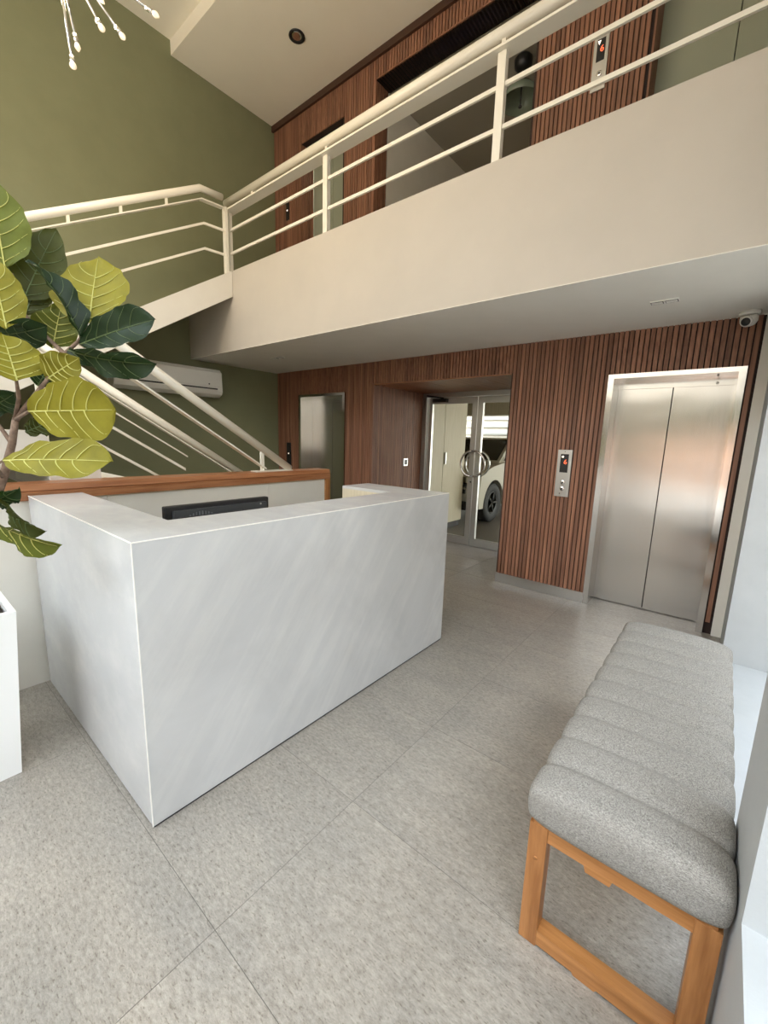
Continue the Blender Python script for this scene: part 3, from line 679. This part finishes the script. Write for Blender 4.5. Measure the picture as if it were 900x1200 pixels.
# ------------------------------------------------------------------ air conditioner on the green wall
ac = thing('air_conditioner', (XL, 2.45, 2.16), 'white wall air conditioner on the green wall under the mezzanine', 'air conditioner')
y0, y1, xf = 1.80, 3.11, XL + 0.21
MB().prism([(XL, 1.99), (XL + 0.12, 1.985), (xf - 0.02, 2.02), (xf, 2.06), (xf - 0.012, 2.30), (xf - 0.06, 2.345), (XL, 2.345)], 'y', y0, y1).build('body', M['ac'], ac)
bx('front_cover', M['ac'], ac, xf - 0.02, xf + 0.006, y0 + 0.012, y1 - 0.012, 2.115, 2.305, bev=0.006)
MB().prism([(xf - 0.035, 2.030), (xf + 0.004, 2.075), (xf + 0.006, 2.068), (xf - 0.030, 2.022)], 'y', y0 + 0.10, y1 - 0.08).build('air_flap', M['ac'], ac)
bx('air_slot', M['dark'], ac, xf - 0.03, xf - 0.001, y0 + 0.09, y1 - 0.07, 2.078, 2.098)
MB().lathe((xf + 0.006, y1 - 0.19, 2.145), [(0.010, 0), (0.009, 0.003), (0, 0.003)], 12, axis=(1, 0, 0)).build('indicator', M['dark'], ac)
for i in range(3):
    bx('top_slot', M['dark'], ac, XL + 0.03 + 0.04*i, XL + 0.05 + 0.04*i, y0 + 0.1, y1 - 0.1, 2.345, 2.348)

# ------------------------------------------------------------------ bench
bn = thing('bench', (-0.083, 1.8, 0), 'grey channel-tufted bench on a wooden frame along the right wall', 'bench')
BX0, BX1, BY0, BY1 = -0.305, 0.138, 1.095, 2.545
def cushion():
    bm = bmesh.new(); N = 28; nch = 10; per = 12
    L0, L1 = BY0 - 0.035, BY1 + 0.02; rings = []
    cx, hwid, zb, zt = (BX0 + BX1)/2, (BX1 - BX0)/2 + 0.012, 0.425, 0.560
    zc_, hh = (zb + zt)/2, (zt - zb)/2
    ysamp = []
    for c in range(nch):
        for k in range(per): ysamp.append((c + k/per)/nch)
    ysamp.append(1.0)
    for u in ysamp:
        y = L0 + (L1 - L0)*u
        f = (u*nch) % 1.0
        g = 1 - abs(2*f - 1)**4
        if u < 0.5/nch or u > 1 - 0.5/nch: g = 1.0
        ins = 0.017*(1 - g)                                    # channel groove
        de = min(u, 1-u)*(L1 - L0); er = 0.042
        eb = er*(1 - math.sqrt(max(0, 1 - (1 - min(de/er, 1))**2)))     # rounded ends
        ring = []
        for j in range(N):
            a = 2*PI*j/N; ca, sa = math.cos(a), math.sin(a); p = 0.42
            x = (hwid - ins*0.8 - eb*0.5)*math.copysign(abs(ca)**p, ca)
            z = (hh - eb*0.8)*math.copysign(abs(sa)**p, sa)
            if sa > 0: z -= ins*abs(sa)**0.3; z += 0.008*(1 - (x/hwid)**2)
            ring.append(bm.verts.new((cx + x, y, zc_ + z - (eb*0.15))))
        rings.append(ring)
    for A, B in zip(rings, rings[1:]):
        for j in range(N): bm.faces.new((A[j], A[(j+1) % N], B[(j+1) % N], B[j])).smooth = True
    seam_paths = [[tuple(v.co) for v in rings[c*per][:N//2 + 1]] for c in range(1, nch)]
    bm.faces.new(rings[0][::-1]).smooth = True; bm.faces.new(rings[-1]).smooth = True
    bmesh.ops.recalc_face_normals(bm, faces=bm.faces)
    me = bpy.data.meshes.new('cushion'); bm.to_mesh(me); bm.free(); me.materials.append(M['fabric'])
    o = bpy.data.objects.new('cushion', me); COL.objects.link(o); attach(o, bn)
    md = o.modifiers.new('smooth', 'SUBSURF'); md.levels = 1; md.render_levels = 1
    seam_m = mat('grey_seam_thread', (0.13, 0.125, 0.12), 0.9)
    for q in seam_paths: MB().tube(q, 0.0024, 6).build('seam', seam_m, o)
    return o
cu = cushion()
for ya, yb in ((BY0, BY0 + 0.05), (BY1 - 0.06, BY1 - 0.01)):
    for xa in (BX0, BX1 - 0.052): bx('leg', M['wood_z'], bn, xa, xa + 0.052, ya, yb, 0, 0.412, bev=0.002)
    r = MB(); r.prism([(BX0 + 0.052, 0.412), (BX0 + 0.052, 0.368), (-0.155, 0.368), (-0.15, 0.350), (-0.09, 0.350), (-0.085, 0.368), (BX1 - 0.052, 0.368), (BX1 - 0.052, 0.412)], 'y', ya + 0.004, yb - 0.004)
    r.build('top_rail', M['wood_x'], bn)
    r = MB(); r.prism([(BX0 + 0.052, 0.058), (BX0 + 0.052, 0.008), (-0.15, 0.008), (-0.145, 0.0), (-0.09, 0.0), (-0.085, 0.008), (BX1 - 0.052, 0.008), (BX1 - 0.052, 0.058)], 'y', ya + 0.002, yb - 0.002)
    r.build('bottom_rail', M['wood_x'], bn)
for xa in (BX0 + 0.006, BX1 - 0.046): bx('side_rail', M['wood'], bn, xa, xa + 0.04, BY0 + 0.05, BY1 - 0.06, 0.368, 0.412)
bx('seat_board', M['wood'], bn, BX0 + 0.01, BX1 - 0.01, BY0 + 0.002, BY1 - 0.012, 0.412, 0.428)
MB().lathe((BX0 + 0.026, BY0, 0.30), [(0.006, -0.002), (0.006, 0.0008), (0, 0.001)], 10, axis=(0, -1, 0)).build('dowel', M['wood_x'], bn)

# ------------------------------------------------------------------ fiddle-leaf fig in a white planter
pt = thing('planter', (-2.42, 0.06, 0), 'tall white flared planter at the left edge beside the half wall', 'planter')
def frus(x0, x1, y0, y1, z0, X0, X1, Y0, Y1, z1, th):
    bm = bmesh.new()
    def ring(a, b, c, d, z): return [bm.verts.new(p) for p in ((a, c, z), (b, c, z), (b, d, z), (a, d, z))]
    A = ring(x0, x1, y0, y1, z0); B = ring(X0, X1, Y0, Y1, z1); C = ring(X0 + th, X1 - th, Y0 + th, Y1 - th, z1); D = ring(X0 + th*1.4, X1 - th*1.4, Y0 + th*1.4, Y1 - th*1.4, z1 - 0.14)
    bm.faces.new(A[::-1]); bm.faces.new(D)
    for P, Q in ((A, B), (B, C), (C, D)):
        for i in range(4): bm.faces.new((P[i], P[(i+1) % 4], Q[(i+1) % 4], Q[i]))
    m = MB(); m.bm.free(); m.bm = bm; return m
frus(-2.60, -2.225, -0.125, 0.250, 0.0, -2.645, -2.205, -0.170, 0.298, 0.745, 0.022).build('pot', M['planter'], pt)
bx('soil', M['soil'], pt, -2.615, -2.235, -0.140, 0.268, 0.60, 0.728)
fg = thing('fiddle_leaf_fig', (-2.40, 0.08, 0.665), 'fiddle-leaf fig with big yellowing and dark green leaves in the white planter', 'plant')
BR = [[(-2.40,0.08,0.66),(-2.344,0.156,0.80),(-2.286,0.230,1.023),(-2.119,0.300,1.310),(-2.058,0.328,1.440),(-2.033,0.342,1.528)],
[(-2.033,0.342,1.528),(-1.981,0.350,1.605),(-1.915,0.337,1.658)],
[(-2.033,0.342,1.528),(-1.972,0.380,1.596),(-1.884,0.417,1.672)],
[(-2.058,0.328,1.440),(-2.114,0.309,1.501),(-2.145,0.295,1.551)],
[(-2.033,0.342,1.528),(-1.928,0.354,1.551),(-1.863,0.356,1.559)],
[(-1.884,0.417,1.672),(-1.900,0.478,1.767),(-1.893,0.522,1.818),(-1.871,0.552,1.874)],
[(-1.900,0.478,1.767),(-2.022,0.471,1.823),(-2.163,0.431,1.926),(-2.142,0.401,2.064)],
[(-2.119,0.300,1.310),(-2.014,0.267,1.366),(-1.912,0.277,1.387)],
[(-2.286,0.230,1.023),(-2.085,0.215,1.161),(-1.982,0.228,1.193)],
[(-2.085,0.215,1.161),(-2.001,0.234,1.232),(-1.944,0.273,1.256)],
[(-2.145,0.295,1.551),(-2.23,0.34,1.70),(-2.302,0.348,1.768),(-2.321,0.354,2.148)]]
RAD = [0.020, 0.009, 0.011, 0.008, 0.007, 0.009, 0.008, 0.007, 0.009, 0.006, 0.008]
for p, r in zip(BR, RAD):
    k = len(p); MB().tube(p, [r*(1 - 0.45*i/(k-1)) for i in range(k)], 8).build('branch' if r < 0.02 else 'trunk', M['bark'], fg)
# leaf: base, tip, face normal, width, kind, fold, curl
LV = [
((-2.136,0.383,2.075),(-2.189,0.383,2.382),(0.888,-0.434,0.154),0.199,'L',0.15,0.05),
((-2.176,0.434,1.984),(-2.143,0.553,2.269),(0.897,-0.435,0.076),0.186,'O',0.25,0.05),
((-2.005,0.344,1.840),(-2.085,0.336,2.088),(0.934,-0.203,0.294),0.149,'Y',0.15,0.05),
((-1.865,0.521,1.829),(-1.937,0.413,2.071),(0.827,0.380,0.414),0.120,'D',0.70,0.12),
((-1.870,0.556,1.884),(-1.952,0.628,2.149),(0.618,-0.689,0.379),0.274,'Y',0.12,0.02),
((-1.886,0.525,1.806),(-1.666,0.699,1.901),(0.595,-0.799,0.089),0.143,'D',0.35,0.05),
((-1.892,0.488,1.782),(-1.600,0.662,1.730),(0.323,-0.725,-0.608),0.122,'D',0.50,0.10),
((-2.191,0.438,1.938),(-2.183,0.510,2.111),(0.856,-0.490,0.166),0.134,'O',0.20,0.05),
((-2.039,0.478,1.802),(-2.062,0.525,1.975),(0.891,-0.393,0.226),0.151,'L',0.20,0.05),
((-1.886,0.334,1.656),(-1.947,0.320,1.813),(0.932,-0.023,0.362),0.190,'Y',0.12,0.05),
((-1.884,0.417,1.672),(-1.785,0.488,1.743),(0.683,-0.673,-0.284),0.131,'Y',0.15,0.08),
((-1.867,0.352,1.556),(-1.619,0.531,1.569),(0.583,-0.798,-0.151),0.215,'Y',0.10,0.04),
((-1.912,0.277,1.387),(-1.605,0.504,1.399),(0.484,-0.686,0.543),0.157,'Y',0.22,0.04),
((-2.189,0.325,1.839),(-1.965,0.446,1.859),(0.360,-0.543,-0.759),0.126,'D',0.35,0.10),
((-2.162,0.284,1.563),(-2.050,0.349,1.620),(0.592,-0.405,-0.697),0.107,'D',0.30,0.05),
((-1.988,0.220,1.235),(-1.861,0.297,1.290),(0.544,-0.359,-0.758),0.077,'D',0.40,0.10),
((-1.944,0.273,1.256),(-1.776,0.334,1.149),(0.115,-0.932,-0.343),0.107,'O',0.50,0.14),
((-1.968,0.226,1.189),(-1.704,0.356,1.104),(0.284,-0.856,-0.433),0.129,'L',0.45,0.08),
((-2.091,0.429,1.661),(-2.063,0.473,1.754),(0.945,0.065,-0.322),0.119,'D',0.20,0.05),
((-2.077,0.375,1.485),(-2.003,0.446,1.533),(0.738,-0.405,-0.540),0.085,'O',0.20,0.05),
((-2.302,0.348,1.768),(-2.469,0.333,2.015),(0.828,-0.060,0.558),0.207,'D',0.20,0.05),
((-2.321,0.354,2.148),(-2.478,0.276,2.370),(0.822,-0.319,0.472),0.230,'L',0.20,0.05),
((-2.130,0.251,1.590),(-2.309,0.124,1.675),(0.647,-0.614,0.451),0.216,'Y',0.20,0.05),
((-2.101,0.226,1.377),(-2.283,0.062,1.309),(0.697,-0.642,-0.319),0.216,'L',0.20,0.05),
]
OBOV = [(0, 0.04), (0.05, 0.30), (0.15, 0.58), (0.30, 0.76), (0.45, 0.88), (0.60, 0.98), (0.70, 1.0), (0.82, 0.90), (0.92, 0.62), (0.97, 0.34), (1, 0.02)]
OVAT = [(0, 0.04), (0.05, 0.38), (0.13, 0.74), (0.25, 0.93), (0.40, 1.0), (0.55, 0.97), (0.68, 0.84), (0.80, 0.62), (0.90, 0.36), (0.97, 0.12), (1, 0.01)]
def lw_(t, pts):                # leaf outline: half-width along the midrib
    for (a, x), (b, y) in zip(pts, pts[1:]):
        if t <= b: q = (t - a)/(b - a); return x + (y - x)*q
    return 0.02
Q10 = [i/10 for i in range(11)]
def leaf(base, tip, nrm, wd, kind, fold, curl, ovate=False):
    pts = OVAT if ovate else OBOV
    B, T, Nn = Vector(base), Vector(tip), Vector(nrm).normalized(); ax = T - B; Ln = ax.length; ax.normalize(); side = Nn.cross(ax).normalized(); Nn = ax.cross(side)
    ph = random.uniform(0, 6.28); wob = random.uniform(0.6, 1.3)
    def P(t, s, lift=0.0):
        half = wd/2*lw_(t, pts)*(1 + 0.035*math.sin(t*23 + ph + (0 if s > 0 else 2)))
        hgt = fold*abs(s)*half + curl*Ln*(-(2*t - 1)**2 + 1) * 0.6 - curl*Ln*0.3*t
        hgt += 0.010*wob*math.sin(t*15 + ph + s*2)*abs(s)**1.5
        ribs = 0.0025*math.sin((t - 0.32*abs(s))*7*2*PI) * abs(s)**0.5
        return B + ax*(t*Ln) + side*(s*half*math.cos(math.atan(fold))) + Nn*(hgt + ribs + lift)
    bm = bmesh.new(); nt_, ns_ = 26, 10
    G = [[bm.verts.new(P(i/nt_, -1 + 2*j/ns_)) for j in range(ns_+1)] for i in range(nt_+1)]
    for i in range(nt_):
        for j in range(ns_): bm.faces.new((G[i][j], G[i][j+1], G[i+1][j+1], G[i+1][j])).smooth = True
    mb_ = MB(); mb_.bm.free(); mb_.bm = bm
    lf = mb_.build('leaf', M['leaf_' + kind], fg)
    vb = MB(); rv = 0.0022 if kind != 'D' else 0.0016
    vb.tube([P(i/26*0.97, 0, 0.0012) for i in range(27)], [0.0030*(1 - 0.75*i/26) for i in range(27)], 5)
    for k in range(5):
        t0 = 0.06 + 0.15*k
        for s in (-1, 1):
            t0s = t0 + (0.03 if s > 0 else 0)
            vb.tube([P(min(0.97, t0s + 0.20*q**1.5), s*0.92*q, 0.0014) for q in Q10], [rv*(1 - 0.7*q) for q in Q10], 4)
    vb.build('vein', M['vein'] if kind in 'YL' else M['vein_D'], lf)
for k_, a in enumerate(LV): leaf(*a, ovate=k_ in (0, 1, 2, 3, 4, 7, 8, 9, 10))

# ------------------------------------------------------------------ chandelier, ceiling light, soffit fittings, camera
ch = thing('chandelier', (-3.188, 0.936, 4.119), 'chrome rod chandelier with small bulbs hanging high in front of the green wall', 'chandelier')
H = Vector((-3.188, 0.936, 4.119))
MB().lathe(H, [(0, -0.05), (0.036, -0.036), (0.05, 0), (0.036, 0.036), (0, 0.05)], 16).build('hub', M['chrome'], ch)
MB().tube([H + Vector((0, 0, 0.06)), (H.x, H.y, ZC + 0.15)], 0.007, 8).build('stem', M['chrome'], ch)
M['bulb'] = mat('clear_bulb_glass', (0.80, 0.76, 0.66), 0.12)
for e in ((-2.725, 0.837, 3.239),(-3.138, 0.996, 3.605),(-2.728, 0.983, 3.491),(-2.815, 1.117, 3.582),(-2.772, 1.287, 3.774),(-3.200, 1.170, 3.981),(-2.929, 0.763, 3.645),(-3.259, 0.752, 3.965),(-3.482, 0.874, 4.370),(-3.122, 1.182, 4.370),(-2.607, 1.084, 3.905),(-3.037, 0.920, 4.370)):
    e = Vector(e); d = (e - H).normalized(); q = e - d*0.040
    rd = MB().tube([H, q], 0.0068, 8).build('rod', M['chrome'], ch)
    MB().lathe(q - d*0.042, [(0.008, 0), (0.012, 0.004), (0.012, 0.038), (0.010, 0.043), (0, 0.043)], 12, axis=d).build('lamp_holder', M['chrome'], rd)
    MB().lathe(q + d*0.0, [(0.007, 0), (0.0145, 0.015), (0.0155, 0.024), (0.0085, 0.036), (0.003, 0.043), (0, 0.044)], 12, axis=d).build('bulb', M['bulb'], rd)
bb_ = M['bulb'].node_tree.nodes['Principled BSDF']; bb_.inputs['Emission Color'].default_value = (1.0, 0.78, 0.5, 1); bb_.inputs['Emission Strength'].default_value = 0.6
cl_ = bpy.data.lights.new('chandelier_lamp', 'POINT'); cl_.energy = 85; cl_.color = (1.0, 0.80, 0.55); cl_.shadow_soft_size = 0.25
lo_ = bpy.data.objects.new('chandelier_lamp', cl_); COL.objects.link(lo_); lo_.location = H - Vector((0, 0, 0.1)); attach(lo_, ch)
dl = thing('ceiling_light', (-4.27, 3.48, ZC), 'round recessed downlight with dark ring in the high ceiling', 'ceiling light')
MB().lathe((-4.27, 3.48, ZC), [(0.085, 0), (0.088, -0.012), (0.070, -0.014), (0.062, -0.004), (0.055, -0.002)], 28).build('ring', M['dark'], dl)
MB().lathe((-4.27, 3.48, ZC - 0.003), [(0.062, 0), (0.05, -0.006), (0.03, -0.003), (0, -0.010)], 20).build('reflector', M['chrome'], dl)
def soffit_light(x, y, wx, label):
    t = thing('soffit_light', (x, y, ZS), label, 'ceiling light')
    bx('frame', M['edge'], t, x - wx/2, x + wx/2, y - 0.035, y + 0.035, ZS - 0.008, ZS, bev=0.002)
    for s in (-1, 1):
        bx('cell', M['dark'], t, x + s*wx*0.25 - wx*0.215, x + s*wx*0.25 + wx*0.215, y - 0.026, y + 0.026, ZS - 0.010, ZS - 0.007)
        bx('lens', M['edge'], t, x + s*wx*0.25 - wx*0.19, x + s*wx*0.25 + wx*0.19, y - 0.022, y + 0.016, ZS - 0.012, ZS - 0.009)
soffit_light(-0.46, 3.45, 0.165, 'slim double white light in the soffit above the large elevator')
soffit_light(-4.50, 3.33, 0.20, 'slim white light in the soffit near the corner elevator')
sc_ = thing('security_camera', (-0.012, 4.03, ZS), 'white dome security camera under the soffit above the large elevator', 'camera')
MB().lathe((-0.012, 4.03, ZS), [(0.062, 0), (0.062, -0.018), (0.055, -0.024), (0, -0.024)], 24).build('base', M['ac'], sc_)
MB().lathe((-0.012, 4.02, ZS - 0.052), [(0, -0.052), (0.03, -0.043), (0.047, -0.022), (0.052, 0), (0.050, 0.016), (0.045, 0.03), (0, 0.03)], 24, axis=(-0.2, -0.45, 0.87)).build('housing', M['ac'], sc_)
dv = Vector((-0.30, -0.85, -0.42)).normalized(); cc = Vector((-0.012, 4.02, ZS - 0.055)) + dv*0.036
MB().lathe(cc, [(0.036, -0.01), (0.036, 0.014), (0.032, 0.018), (0, 0.018)], 20, axis=dv).build('collar', M['ac'], sc_)
MB().lathe(cc + dv*0.0175, [(0.028, 0), (0.024, 0.007), (0, 0.009)], 20, axis=dv).build('lens', M['dark'], sc_)
pl = thing('pendant_lamp', (-2.25, 4.9, 5.56), 'pendant lamp with dark cap and pale green glass shade in the upper hall', 'lamp')
MB().lathe((-2.25, 4.9, 5.56), [(0.07, 0), (0.095, -0.03), (0.09, -0.09), (0.05, -0.13), (0, -0.135)], 20).build('cap', M['dark'], pl)
MB().tube([(-2.25, 4.9, 5.43), (-2.25, 4.9, 5.10)], 0.008, 8).build('rod', M['dark'], pl)
MB().lathe((-2.25, 4.9, 5.33), [(0.03, 0), (0.10, -0.03), (0.17, -0.10), (0.21, -0.19), (0.204, -0.19), (0.165, -0.105), (0.097, -0.036), (0.03, -0.006)], 28).build('glass_shade', mat('pale_green_glass', (0.20, 0.25, 0.20), 0.2), pl)
MB().lathe((-2.25, 4.9, 5.10), [(0, -0.02), (0.016, -0.012), (0.02, 0), (0.012, 0.015), (0, 0.018)], 12).build('knob', M['dark'], pl)

# ------------------------------------------------------------------ the street outside the glazed front
struct(bx('ground_street', M['asphalt'], None, -30, 30, -30, YF - 0.1, -0.2, -0.02))
struct(bx('ground_side', M['asphalt'], None, 0.62, 30, YF - 0.1, 16, -0.2, -0.02))
struct(bx('wall_street', M['brickwall'], None, -14, 10, -10.3, -10.0, -0.02, 1.9))
hb = bmesh.new(); bmesh.ops.create_grid(hb, x_segments=60, y_segments=12, size=1)
for v_ in hb.verts:
    x_, y_ = v_.co.x, v_.co.y
    v_.co = Vector((x_*13 - 2, -11 - 0.5*random.random() - 0.3*math.sin(x_*40), 0.9 + (y_ + 1)*1.15 + (0.35*math.sin(x_*23) + 0.3*random.random() if y_ > 0.9 else 0)))
hm = MB(); hm.bm.free(); hm.bm = hb
struct(hm.build('hedge_street', M['leaf_O']))
wbd = struct(bx('reflection_backdrop', M['fascia'], None, -22, 14, -17.5, -17.0, -0.02, 11.0))  # unseen backdrop added to limit the sky reflected in the elevator doors
for z_ in (3.2, 6.2, 9.2): bx('ledge', M['brickwall'], wbd, -22, 14, -17.0, -16.8, z_, z_ + 0.35)
struct(bx('sky_blocker_side', M['fascia'], None, 3.2, 3.4, -6, 9, -0.02, 4.2))  # unseen wall added to block sky light from the right windows
